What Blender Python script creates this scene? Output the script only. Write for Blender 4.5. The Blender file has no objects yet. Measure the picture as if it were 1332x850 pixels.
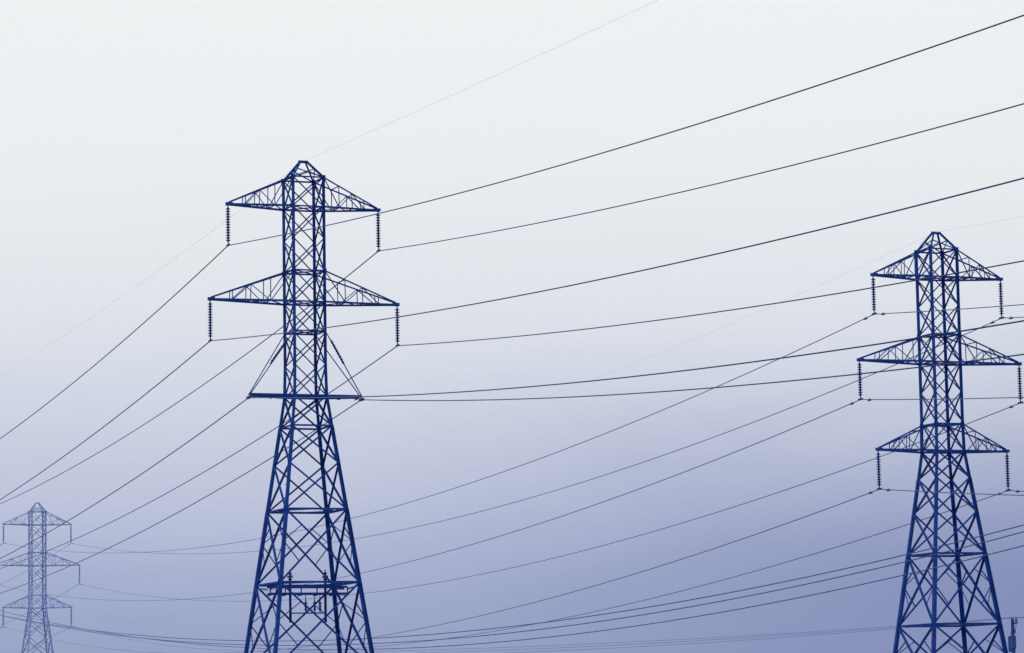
import bpy, bmesh, math, random
from mathutils import Vector, Matrix
random.seed(4)
scene = bpy.context.scene
scene.view_settings.view_transform = 'Standard'
scene.view_settings.look = 'None'
scene.view_settings.exposure = 0

def lin(c):
    return tuple(((x/255)/12.92 if x/255 <= .04045 else ((x/255+.055)/1.055)**2.4) for x in c) + (1.0,)

# ------------------------------------------------------------------ world
world = bpy.data.worlds.new("World"); scene.world = world
world.use_nodes = True
nt = world.node_tree; nt.nodes.clear()
N = nt.nodes.new; Lk = nt.links.new
out = N('ShaderNodeOutputWorld')
SUN_EL, SUN_AZ = math.radians(38), math.radians(-60)
sky = N('ShaderNodeTexSky'); sky.sky_type = 'NISHITA'; sky.sun_disc = False
sky.sun_elevation = SUN_EL; sky.sun_rotation = SUN_AZ
sky.air_density = 1.0; sky.dust_density = 6.0
bgs = N('ShaderNodeBackground'); bgs.inputs['Strength'].default_value = 0.1
Lk(sky.outputs[0], bgs.inputs['Color'])
tc = N('ShaderNodeTexCoord')
sep = N('ShaderNodeSeparateXYZ'); Lk(tc.outputs['Generated'], sep.inputs[0])
noi = N('ShaderNodeTexNoise'); noi.inputs['Scale'].default_value = 6.0
noi.inputs['Detail'].default_value = 5.0; noi.inputs['Roughness'].default_value = .5
mp = N('ShaderNodeMapping'); mp.inputs['Scale'].default_value = (1, 1, 3.0)
Lk(tc.outputs['Generated'], mp.inputs[0]); Lk(mp.outputs[0], noi.inputs['Vector'])
def math_node(op, a, b=None, c=None, clamp=False):
    n = N('ShaderNodeMath'); n.operation = op; n.use_clamp = clamp
    for i, v in enumerate((a, b, c)):
        if v is None: continue
        if isinstance(v, (int, float)): n.inputs[i].default_value = v
        else: Lk(v, n.inputs[i])
    return n.outputs[0]
nz = math_node('MULTIPLY', math_node('SUBTRACT', noi.outputs['Fac'], .5), .030)
z = math_node('ADD', sep.outputs['Z'], nz)
def maprange(v, a, b, c, d, smooth=False):
    n = N('ShaderNodeMapRange')
    n.interpolation_type = 'SMOOTHSTEP' if smooth else 'LINEAR'
    Lk(v, n.inputs[0])
    for i, k in enumerate((a, b, c, d)): n.inputs[i+1].default_value = k
    return n.outputs[0]
fac = maprange(z, 0.0, 0.25, 0, 1)
ramp = N('ShaderNodeValToRGB'); Lk(fac, ramp.inputs[0])
ramp.color_ramp.interpolation = 'B_SPLINE'
els = ramp.color_ramp.elements
stops = [(0.0, (140,152,190)), (.09, (151,162,198)), (.17, (166,176,208)), (.25, (184,192,218)),
         (.34, (201,208,226)), (.43, (214,220,232)), (.54, (226,230,236)), (.68, (236,239,241)), (1.0, (242,244,245))]
els[0].position, els[0].color = 0, lin(stops[0][1])
els[1].position, els[1].color = 1, lin(stops[-1][1])
for p, c in stops[1:-1]:
    e = els.new(p); e.color = lin(c)
# darker fog bank, low on the right
az = maprange(sep.outputs['X'], -.10, .20, 0, 1, True)
b1 = maprange(z, -.01, .055, .4, 1, True)
b2 = maprange(z, .03, .13, 1, 0, True)
bank = math_node('MULTIPLY', math_node('MULTIPLY', az, b1), b2)
mixb = N('ShaderNodeMix'); mixb.data_type = 'RGBA'; mixb.blend_type = 'MIX'
Lk(math_node('MULTIPLY', bank, .62), mixb.inputs[0])
Lk(ramp.outputs[0], mixb.inputs[6]); mixb.inputs[7].default_value = lin((98,112,168))
bgf = N('ShaderNodeBackground'); bgf.inputs['Strength'].default_value = 1.0
Lk(mixb.outputs[2], bgf.inputs['Color'])
ms = N('ShaderNodeMixShader'); ms.inputs[0].default_value = .985
Lk(bgs.outputs[0], ms.inputs[1]); Lk(bgf.outputs[0], ms.inputs[2])
Lk(ms.outputs[0], out.inputs[0])

sd = bpy.data.lights.new("sun", 'SUN'); sd.energy = .6; sd.angle = math.radians(15); sd.color = (1, .97, .93)
so = bpy.data.objects.new("sun", sd); scene.collection.objects.link(so)
dirv = Vector((math.sin(SUN_AZ)*math.cos(SUN_EL), math.cos(SUN_AZ)*math.cos(SUN_EL), math.sin(SUN_EL)))
so.rotation_euler = dirv.to_track_quat('Z', 'Y').to_euler(); so.location = dirv*200

# ------------------------------------------------------------------ materials
def steel(name, near, far_haze, rough=.75, y0=170, y1=350, var=.25):
    m = bpy.data.materials.new(name); m.use_nodes = True
    t = m.node_tree; b = t.nodes['Principled BSDF']
    b.inputs['Roughness'].default_value = rough
    b.inputs['Specular IOR Level'].default_value = .12
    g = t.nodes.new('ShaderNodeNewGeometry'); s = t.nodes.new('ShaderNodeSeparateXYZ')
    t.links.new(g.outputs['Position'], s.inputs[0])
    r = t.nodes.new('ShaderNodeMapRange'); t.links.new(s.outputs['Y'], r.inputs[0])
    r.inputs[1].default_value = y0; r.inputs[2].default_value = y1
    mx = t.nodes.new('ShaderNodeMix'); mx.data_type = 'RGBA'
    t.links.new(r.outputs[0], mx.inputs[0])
    mx.inputs[6].default_value = (*near, 1); mx.inputs[7].default_value = (*far_haze, 1)  # aerial haze painted into the base colour, blended in along world Y
    no = t.nodes.new('ShaderNodeTexNoise'); no.inputs['Scale'].default_value = 1.3; no.inputs['Detail'].default_value = 5
    t.links.new(g.outputs['Position'], no.inputs['Vector'])
    r2 = t.nodes.new('ShaderNodeMapRange'); t.links.new(no.outputs['Fac'], r2.inputs[0])
    r2.inputs[1].default_value = .3; r2.inputs[2].default_value = .7
    r2.inputs[3].default_value = 1-var; r2.inputs[4].default_value = 1+var
    sc = t.nodes.new('ShaderNodeVectorMath'); sc.operation = 'SCALE'
    t.links.new(mx.outputs[2], sc.inputs[0]); t.links.new(r2.outputs[0], sc.inputs['Scale'])
    t.links.new(sc.outputs[0], b.inputs['Base Color'])
    return m
M_STEEL = steel("blue_weathered_steel_hazed", (.012, .060, .32), (.33, .42, .76))  # second colour is the steel with distance haze painted in
M_INS = steel("insulator_glaze_hazed", (.012, .040, .22), (.26, .34, .68), rough=.5)
M_WIRE = steel("conductor_aluminium_hazed", (.020, .050, .21), (.34, .42, .74), y0=95, y1=290, var=.1)  # wires pale towards the distance by haze put into their colour
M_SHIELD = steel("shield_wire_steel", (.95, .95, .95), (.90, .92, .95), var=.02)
M_POLE = steel("weathered_timber_hazed", (.03, .06, .25), (.06, .11, .40), y0=100, y1=400)
M_CONC = steel("concrete_hazed", (.30, .32, .36), (.4, .42, .5))

gm = bpy.data.materials.new("grass_field"); gm.use_nodes = True
t = gm.node_tree; b = t.nodes['Principled BSDF']; b.inputs['Roughness'].default_value = .95
b.inputs['Specular IOR Level'].default_value = .1
n1 = t.nodes.new('ShaderNodeTexNoise'); n1.inputs['Scale'].default_value = .08; n1.inputs['Detail'].default_value = 8
g = t.nodes.new('ShaderNodeNewGeometry'); t.links.new(g.outputs['Position'], n1.inputs['Vector'])
cr = t.nodes.new('ShaderNodeValToRGB'); t.links.new(n1.outputs['Fac'], cr.inputs[0])
cr.color_ramp.elements[0].position = .35; cr.color_ramp.elements[0].color = (.035, .05, .08, 1)
cr.color_ramp.elements[1].position = .7; cr.color_ramp.elements[1].color = (.07, .09, .13, 1)
t.links.new(cr.outputs[0], b.inputs['Base Color'])

# ------------------------------------------------------------------ helpers
def new_obj(name, bm, mat, parent=None, smooth=False):
    me = bpy.data.meshes.new(name); bm.to_mesh(me); bm.free()
    me.materials.append(mat)
    if smooth:
        for p in me.polygons: p.use_smooth = True
    o = bpy.data.objects.new(name, me); scene.collection.objects.link(o)
    if parent: o.parent = parent
    return o
def frame(p, q, hint):
    d = (q-p).normalized()
    h = Vector(hint)
    if abs(d.dot(h.normalized())) > .98: h = Vector((.3, 1, .1))
    u = (h - d*h.dot(d)).normalized()
    return d, u, d.cross(u)
def extrude_profile(bm, p, q, prof, hint):
    d, u, v = frame(p, q, hint)
    a = [bm.verts.new(p+u*x+v*y) for x, y in prof]
    c = [bm.verts.new(q+u*x+v*y) for x, y in prof]
    n = len(prof)
    for i in range(n):
        bm.faces.new((a[i], a[(i+1) % n], c[(i+1) % n], c[i]))
    bm.faces.new(a[::-1]); bm.faces.new(c)
def angle(bm, p, q, w, hint=(0, 0, 1)):
    """rolled steel angle (L section)"""
    p, q = Vector(p), Vector(q)
    if (q-p).length < .02: return
    th = max(w*.16, .012); o = w*.35
    prof = [(-o, -o), (w-o, -o), (w-o, th-o), (th-o, th-o), (th-o, w-o), (-o, w-o)]
    extrude_profile(bm, p, q, prof, hint)
def box(bm, p, q, w, h, hint=(0, 0, 1)):
    extrude_profile(bm, Vector(p), Vector(q), [(-h/2, -w/2), (h/2, -w/2), (h/2, w/2), (-h/2, w/2)], hint)
def lathe(bm, p, q, prof, seg=10):
    """prof: list (t metres along p->q, radius)"""
    p, q = Vector(p), Vector(q); d, u, v = frame(p, q, (1, .2, .1)); prev = None
    for s, r in prof:
        ring = [bm.verts.new(p+d*s+(u*math.cos(2*math.pi*k/seg)+v*math.sin(2*math.pi*k/seg))*r) for k in range(seg)]
        if prev:
            for k in range(seg):
                bm.faces.new((prev[k], prev[(k+1) % seg], ring[(k+1) % seg], ring[k]))
        else: bm.faces.new(ring[::-1])
        prev = ring
    bm.faces.new(prev)
def cyl(bm, p, q, r, seg=8):
    L = (Vector(q)-Vector(p)).length; lathe(bm, p, q, [(0, r), (L, r)], seg)
def string(bm, p, q, n, R):
    """suspension string: caps, cap-and-pin discs, clamp"""
    p, q = Vector(p), Vector(q); L = (q-p).length; pr = [(0, .03), (.10, .03)]
    s0 = .10; st = (L-.22)/n
    for i in range(n):
        a = s0+i*st
        pr += [(a, .045), (a+st*.30, .05), (a+st*.45, R*.75), (a+st*.62, R), (a+st*.72, R*.92), (a+st*.80, .04)]
    pr += [(L-.1, .03), (L, .03)]
    lathe(bm, p, q, pr, 12)
def gusset(bm, c, ux, s):
    """plate in plane of (ux,z) at node c"""
    ux = Vector(ux).normalized(); n = ux.cross(Vector((0, 0, 1)))
    c = Vector(c)
    box(bm, c-Vector((0, 0, s*.6)), c+Vector((0, 0, s*.6)), s, .02, hint=n)

CORN = [(-1, -1), (1, -1), (1, 1), (-1, 1)]
def make_tower(pos, rot, spec):
    root = bpy.data.objects.new("transmission_tower", None); scene.collection.objects.link(root)
    root.location = pos; root.rotation_euler = (0, 0, rot)
    root.empty_display_size = 2
    bm = bmesh.new()
    W = spec['width']
    def w(zz):
        for (z0, w0), (z1, w1) in zip(W, W[1:]):
            if zz <= z1: return w0+(w1-w0)*(zz-z0)/(z1-z0)
        return W[-1][1]
    def C(i, zz):
        i %= 4; h = w(zz)/2; return Vector((CORN[i][0]*h, CORN[i][1]*h, zz))
    P = spec['panels']
    # legs
    zs = sorted(set([a for a, _, _ in P]+[P[-1][1]]))
    for i in range(4):
        hint = Vector((-CORN[i][0], 0, 0))
        for a, b_ in zip(zs, zs[1:]):
            lw = .175 if b_ < spec['bend']*.72 else (.15 if b_ <= spec['bend']+.01 else .118)
            angle(bm, C(i, a), C(i, b_), lw, hint)
            # step bolts on one leg
        if i == 0:
            zz = 2.6
            while zz < zs[-1]:
                c = C(0, zz); dx = -.19 if int(zz/.4) % 2 else 0.0
                box(bm, c, c+Vector((-.17 if dx else 0, 0 if dx else -.17, 0)), .02, .02)
                zz += .4
    for a, b_, kind in P:
        big = (b_-a) > 3.0
        bw = .095 if big else (.085 if a < spec['bend'] else .062)
        for i in range(4):
            a0, c0, a1, c1 = C(i, a), C(i+1, a), C(i, b_), C(i+1, b_)
            nrm = Vector((0, 0, 1)).cross(c0-a0)
            ux = (c0-a0)
            off = nrm.normalized()*.012
            if kind in 'XRH':
                angle(bm, a0+off, c1+off, bw, nrm); angle(bm, c0-off, a1-off, bw, nrm)
                gusset(bm, a1, ux, .24 if big else .18)
                if kind == 'H' or big:
                    angle(bm, a1, c1, bw*1.05, (0, 0, 1))
            if kind == 'R':
                # redundant members of the big X
                wa, wb = (c0-a0).length, (c1-a1).length
                tt = wa/(wa+wb); X = a0.lerp(c1, tt)
                for (lo, hi) in ((a0, a1), (c0, c1)):
                    lm = lo.lerp(hi, tt)
                    q1 = lo.lerp(X, .5); q2 = hi.lerp(X, .5)
                    angle(bm, lm, q1, .045, nrm); angle(bm, lm, q2, .045, nrm)
            if kind == 'K':
                m = a1.lerp(c1, .5)
                angle(bm, a0, m, .10, nrm); angle(bm, c0, m, .10, nrm); angle(bm, a1, c1, .11, (0, 0, 1))
                gusset(bm, m, ux, .32)
                for lo, hi in ((a0, a1), (c0, c1)):
                    for f in (.33, .66):
                        angle(bm, lo.lerp(hi, f), lo.lerp(m, f), .05, nrm)
                    angle(bm, lo.lerp(hi, .66), lo.lerp(m, .33), .05, nrm)
                    angle(bm, hi, lo.lerp(m, .66), .05, nrm)
    # plan bracing
    for zz in spec['plans']:
        m = [C(i, zz).lerp(C(i+1, zz), .5) for i in range(4)]
        big = w(zz) > 2
        for i in range(4):
            angle(bm, C(i, zz), C(i+1, zz), .09 if big else .075, (0, 0, 1))
            if big: angle(bm, m[i], m[(i+1) % 4], .06, (0, 0, 1))
        if not big:
            angle(bm, C(0, zz), C(2, zz), .055); angle(bm, C(1, zz), C(3, zz), .055)
    # peak
    zt, zp = P[-1][1], spec['peak']; pt = [Vector((CORN[i][0]*.17, CORN[i][1]*.10, zp)) for i in range(4)]
    for i in range(4):
        angle(bm, C(i, zt), pt[i], .085, (-CORN[i][0], 0, 0))
        angle(bm, pt[i], pt[(i+1) % 4], .07)
        angle(bm, C(i, zt), C(i+1, zt), .075)
        angle(bm, C(i, zt), C(i+1, zt).lerp(pt[(i+1) % 4], .55), .05)
        angle(bm, C(i+1, zt), C(i, zt).lerp(pt[i], .55), .05)
    box(bm, (-.24, 0, zp+.04), (.24, 0, zp+.04), .10, .08)
    ins = bmesh.new(); hw = bmesh.new(); attach = []
    # lattice crossarms
    for (zl, zu, half) in spec['arms']:
        for sx in (-1, 1):
            tip = Vector((sx*half, 0, zl+.05))
            lo = {}; up = {}
            for sy in (-1, 1):
                L0 = Vector((sx*w(zl)/2, sy*w(zl)/2, zl)); U0 = Vector((sx*w(zu)/2, sy*w(zu)/2, zu))
                tl = tip+Vector((0, sy*.07, 0)); tu = tip+Vector((-sx*.05, sy*.05, .10))
                angle(bm, L0, tl, .095, (0, 0, 1)); angle(bm, U0, tu, .075, (0, 0, 1))
                lo[sy] = (L0, tl); up[sy] = (U0, tu)
                fr = spec['fr']
                pts = [(L0.lerp(tl, f), U0.lerp(tu, f)) for f in fr]
                for k, (pl, pu) in enumerate(pts):
                    angle(bm, pl, pu, .045, (0, 1, 0))
                seq = [(L0, U0)]+pts
                for k in range(len(seq)-1):
                    if k != 1: angle(bm, seq[k][1], seq[k+1][0], .042, (0, 1, 0))
                    else: angle(bm, seq[k][0], seq[k+1][1], .042, (0, 1, 0))
                gusset(bm, U0, (1, 0, 0), .2)
            # plan zig-zag between the two lower chords
            fr = [0]+list(spec['fr'])
            for k in range(len(fr)):
                pa = lo[-1][0].lerp(lo[-1][1], fr[k]); pb = lo[1][0].lerp(lo[1][1], fr[k])
                if k: angle(bm, pa, pb, .042)
                if k+1 < len(fr):
                    s = 1 if k % 2 else -1
                    angle(bm, lo[-s][0].lerp(lo[-s][1], fr[k]), lo[s][0].lerp(lo[s][1], fr[k+1]), .042)
                if k == 1:
                    angle(bm, up[-1][0].lerp(up[-1][1], fr[k]), up[1][0].lerp(up[1][1], fr[k]), .04)
            box(bm, tip+Vector((-sx*.22, 0, .03)), tip+Vector((sx*.10, 0, .03)), .22, .15)
            st = tip+Vector((0, 0, -.05)); en = tip+Vector((0, 0, -.05-spec['ins']))
            string(ins, st, en, spec['ndisc'], .125)
            # suspension clamp + armour rod
            box(hw, en+Vector((0, -.22, -.05)), en+Vector((0, .22, -.05)), .07, .09)
            box(hw, en+Vector((0, 0, .1)), en+Vector((0, 0, -.06)), .05, .04, (1, 0, 0))
            A = en+Vector((0, 0, -.06)); attach.append(A)
            if spec['damp']:
                for sy in (-1, 1):
                    for dd in (.95,):
                        c = A+Vector((0, sy*dd, -.03-.09))
                        box(hw, c+Vector((0, -.14, 0)), c+Vector((0, -.05, 0)), .08, .08)
                        box(hw, c+Vector((0, .05, 0)), c+Vector((0, .14, 0)), .08, .08)
                        box(hw, c+Vector((0, -.14, 0)), c+Vector((0, .14, 0)), .022, .022)
                        box(hw, c, c+Vector((0, 0, .1)), .03, .03, (1, 0, 0))
    # stayed strut arm
    if spec.get('strut'):
        zl, zu, half = spec['strut']
        box(bm, (-half, -.02, zl+.1), (half, -.02, zl+.1), .10, .10)
        for sy in (-1, 1):
            box(bm, (-half*.98, sy*.22, zl+.02), (half*.98, sy*.22, zl+.02), .06, .07)
            for f in (-.9, -.6, -.3, .3, .6, .9):
                if sy == 1: box(bm, (half*f, -.26, zl-.07), (half*f, .26, zl-.07), .05, .04)
            for sx in (-1, 1):
                hub = Vector((sx*w(zl)/2, sy*w(zl)/2, zl)); angle(bm, hub, (sx*half*.8, sy*.2, zl), .07)
        for sx in (-1, 1):
            tip = Vector((sx*half, 0, zl+.05))
            for sy in (-1, 1):
                U = Vector((sx*w(zu)/2, sy*w(zu)/2, zu)); angle(bm, U, tip+Vector((0, sy*.1, 0)), .042, (0, 1, 0))
                if sy == -1:
                    a, b_ = U.lerp(tip, .12), U.lerp(tip, .52)
                    string(ins, a+Vector((sx*.03, 0, 0)), b_+Vector((sx*.03, 0, 0)), 8, .075)
            box(hw, tip+Vector((0, -.3, -.12)), tip+Vector((0, .3, -.12)), .1, .12)
            A = tip+Vector((0, 0, -.12)); attach.append(A)
    # low switch platform inside the body
    if spec.get('switch'):
        zl = spec['switch']
        for dz in (0, -.32):
            for yy in (-.25, .25):
                box(bm, (-1.95, yy, zl+dz), (1.95, yy, zl+dz), .07, .10)
        for f in (-1.95, -1.2, -.4, .4, 1.2, 1.95):
            box(bm, (f, -.25, zl-.31), (f, -.25, zl-.01), .05, .05, (1, 0, 0))
            box(bm, (f, -.3, zl-.4), (f, .3, zl-.4), .05, .05)
        for xx in (-.88, .9):
            cyl(ins, (xx, 0, zl-1.7), (xx, 0, zl+.7), .065)
            string(ins, (xx, 0, zl-.1), (xx, 0, zl+.85), 5, .11)
            box(hw, (xx, -.3, zl+.5), (xx, .3, zl+.5), .1, .1)
        for xx in (-.1, .35, .62):
            box(bm, (xx, 0, zl-.3), (xx, 0, zl-.75), .03, .03, (1, 0, 0))
            string(ins, (xx, 0, zl-.6), (xx, 0, zl-1.25), 3, .09)
        box(bm, (-.88, 0, zl-1.25), (.9, 0, zl-1.25), .06, .06)
        for xx in (-1.95, 1.95):
            for sy in (-1, 1):
                h = w(zl)/2; angle(bm, (xx, sy*.25, zl-.1), (math.copysign(h, xx), sy*h, zl+.0), .07)
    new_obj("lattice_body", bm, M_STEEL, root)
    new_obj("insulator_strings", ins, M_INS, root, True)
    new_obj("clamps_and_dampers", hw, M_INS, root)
    ft = bmesh.new()
    for i in range(4):
        c = C(i, 0); lathe(ft, c+Vector((0, 0, -.6)), c+Vector((0, 0, .45)), [(0, .55), (.95, .45), (1.05, .40)], 20)
    new_obj("footings", ft, M_CONC, root)
    Mw = Matrix.Translation(Vector(pos)) @ Matrix.Rotation(rot, 4, 'Z')
    return [Mw @ a for a in attach], Mw @ Vector((0, 0, spec['peak']+.05))

ROT = math.radians(21.4)
def cage(z0, z1, n):
    s = (z1-z0)/n; return [(z0+i*s, z0+(i+1)*s, 'X') for i in range(n)]
SPEC_A = dict(
    width=[(0, 6.24), (17.7, 1.66), (18.2, 1.58), (40, 1.58)], bend=17.7,
    panels=[(0, 4.5, 'K'), (4.5, 8.7, 'R'), (8.7, 12.23, 'R'), (12.23, 14.5, 'X'), (14.5, 16.3, 'H'), (16.3, 17.77, 'X')]
           + cage(17.77, 22.37, 3)+cage(22.37, 27.05, 3)+[(27.05, 28.5, 'X')],
    plans=[4.5, 8.7, 12.23, 17.77, 20.93, 22.37, 23.9, 27.05], peak=29.35,
    arms=[(27.05, 28.5, 3.85), (22.37, 23.9, 4.78)], fr=(.28, .52, .74),
    ins=1.9, ndisc=13, damp=False, strut=(17.77, 20.93, 2.87), switch=8.55)
SPEC_B = dict(
    width=[(0, 5.25), (14.9, 1.56), (15.4, 1.5), (40, 1.5)], bend=14.9,
    panels=[(0, 3.0, 'K'), (3.0, 6.3, 'R'), (6.3, 9.8, 'R'), (9.8, 11.9, 'X'), (11.9, 13.6, 'X'), (13.6, 14.95, 'X')]
           + cage(14.95, 19.4, 3)+cage(19.4, 23.7, 3)+[(23.7, 25.1, 'X')],
    plans=[3.0, 6.3, 9.8, 14.95, 16.3, 19.4, 20.8, 23.7], peak=26.0,
    arms=[(23.7, 25.1, 3.62), (19.4, 20.8, 4.53), (14.95, 16.3, 3.64)], fr=(.28, .52, .74),
    ins=1.85, ndisc=13, damp=True)

ld = Vector((math.sin(ROT), -math.cos(ROT), 0))    # line direction, towards the viewer's side
pA = Vector((-10.1, 160, 0)); pB = Vector((21.45, 165, 0)); pS = Vector((-50.5, 349, 0))
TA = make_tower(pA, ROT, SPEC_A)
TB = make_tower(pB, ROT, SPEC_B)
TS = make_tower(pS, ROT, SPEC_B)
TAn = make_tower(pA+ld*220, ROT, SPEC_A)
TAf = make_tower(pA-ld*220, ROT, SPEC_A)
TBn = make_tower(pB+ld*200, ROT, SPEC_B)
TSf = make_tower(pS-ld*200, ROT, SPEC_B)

# ------------------------------------------------------------------ wires
def wire(name, p, q, sag, r, mat, parent, n=72):
    cu = bpy.data.curves.new(name, 'CURVE'); cu.dimensions = '3D'
    cu.bevel_depth = r; cu.bevel_resolution = 2
    s = cu.splines.new('POLY'); s.points.add(n)
    for i in range(n+1):
        f = i/n; c = p.lerp(q, f); c.z -= 4*sag*f*(1-f); s.points[i].co = (*c, 1)
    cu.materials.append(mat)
    o = bpy.data.objects.new(name, cu); scene.collection.objects.link(o); o.parent = parent
def empty(name):
    e = bpy.data.objects.new(name, None); scene.collection.objects.link(e); return e
def span(T0, T1, sags, shield, r=.020):
    e = empty("overhead_power_line")
    for i, (a, b_) in enumerate(zip(T0[0], T1[0])):
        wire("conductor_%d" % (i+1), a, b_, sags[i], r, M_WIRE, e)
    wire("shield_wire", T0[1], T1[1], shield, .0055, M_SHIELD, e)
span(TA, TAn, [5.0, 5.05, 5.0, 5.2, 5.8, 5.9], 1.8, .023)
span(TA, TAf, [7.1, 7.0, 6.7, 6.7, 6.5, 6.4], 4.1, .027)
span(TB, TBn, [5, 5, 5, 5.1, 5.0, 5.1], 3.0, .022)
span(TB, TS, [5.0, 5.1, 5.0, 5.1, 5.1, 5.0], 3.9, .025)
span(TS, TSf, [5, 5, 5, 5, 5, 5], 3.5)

# ------------------------------------------------------------------ wooden poles + low lines
def make_pole(pos, rot, h, transformer=False, arm=1.25, narm=1):
    root = empty("utility_pole"); root.location = pos; root.rotation_euler = (0, 0, rot)
    bm = bmesh.new(); lathe(bm, (0, 0, -.5), (0, 0, h), [(0, .19), (h*.5, .16), (h+.5, .12)], 14)
    at = []; ins = bmesh.new()
    for k in range(narm):
        zz = h-.35-k*1.1
        box(bm, (-arm, -.17, zz), (arm, -.17, zz), .10, .13)
        for sx in (-1, 1): box(bm, (sx*arm*.6, -.17, zz-.05), (0, -.17, zz-.75), .04, .05)
        for x in ((-arm*.92, 0, arm*.92) if k else (-arm*.92, -arm*.4, arm*.92)):
            string(ins, (x, -.17, zz+.05), (x, -.17, zz+.42), 2, .09); at.append(Vector((x, -.17, zz+.42)))
    if transformer:
        lathe(bm, (.42, .05, h-2.5), (.42, .05, h-1.3), [(0, .24), (.05, .27), (1.1, .27), (1.2, .2)], 18)
        box(bm, (0, 0, h-1.7), (.42, .05, h-1.7), .1, .1)
        for x in (.34, .52): string(ins, (x, .05, h-1.3), (x, .05, h-.95), 3, .06)
        lathe(bm, (-.36, .05, h-2.3), (-.36, .05, h-1.3), [(0, .2), (.05, .22), (.95, .22), (1.0, .15)], 18)
        box(bm, (0, 0, h-1.6), (-.36, .05, h-1.6), .1, .1)
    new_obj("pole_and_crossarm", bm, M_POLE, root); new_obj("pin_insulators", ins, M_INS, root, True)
    Mw = Matrix.Translation(Vector(pos)) @ Matrix.Rotation(rot, 4, 'Z')
    return [Mw @ a for a in at]
# line A: sub-transmission line crossing behind the big towers
rA = math.atan2(-130, 79.4)+math.pi/2
a0 = make_pole(Vector((-50.6, 250, 0)), rA, 14.7, arm=1.6, narm=1)
a1 = make_pole(Vector((28.8, 120, 0)), rA, 11.0, arm=1.6, narm=1)
e = empty("overhead_power_line")
for i, (p, q) in enumerate(zip(a0, a1)): wire("conductor_%d" % (i+1), p, q, 6.3+.25*(i % 3), .023, M_WIRE, e)
# line B: local distribution
rB = math.atan2(-50, 91)+0
pb0 = make_pole(Vector((37.3, 250, 0)), rB+math.pi/2+.5, 9.1, True, 1.2)
pb1 = make_pole(Vector((-53.5, 300, 0)), rB+math.pi/2, 9.3, False, 1.2)
pb2 = make_pole(Vector((37.6+60, 250-33, 0)), rB+math.pi/2, 9.3, False, 1.2)
e = empty("overhead_power_line")
for i, (p, q) in enumerate(zip(pb0, pb1)): wire("conductor_%d" % (i+1), p, q, 1.2+.2*i, .020, M_WIRE, e)
for i, (p, q) in enumerate(zip(pb0, pb2)): wire("conductor_%d" % (i+4), p, q, .8, .020, M_WIRE, e)

# ------------------------------------------------------------------ ground
bm = bmesh.new()
n = 60; R = 6000
xs = [math.copysign(abs(i/(n/2))**2.2*R, i) for i in range(-n//2, n//2+1)]
vs = [[bm.verts.new((x, y+160, 0)) for x in xs] for y in xs]
for i in range(n):
    for j in range(n): bm.faces.new((vs[i][j], vs[i][j+1], vs[i+1][j+1], vs[i+1][j]))
new_obj("ground", bm, gm)

# ------------------------------------------------------------------ camera
cd = bpy.data.cameras.new("camera"); cam = bpy.data.objects.new("camera", cd); scene.collection.objects.link(cam)
cd.sensor_width = 36; cd.lens = 4300/1332*36; cd.clip_start = .1; cd.clip_end = 20000
cam.matrix_world = Matrix.Translation((0, 0, 1.7)) @ Matrix.Rotation(math.radians(90)+math.atan(520/4300), 4, 'X') @ Matrix.Rotation(-.018, 4, 'Z')
scene.camera = cam
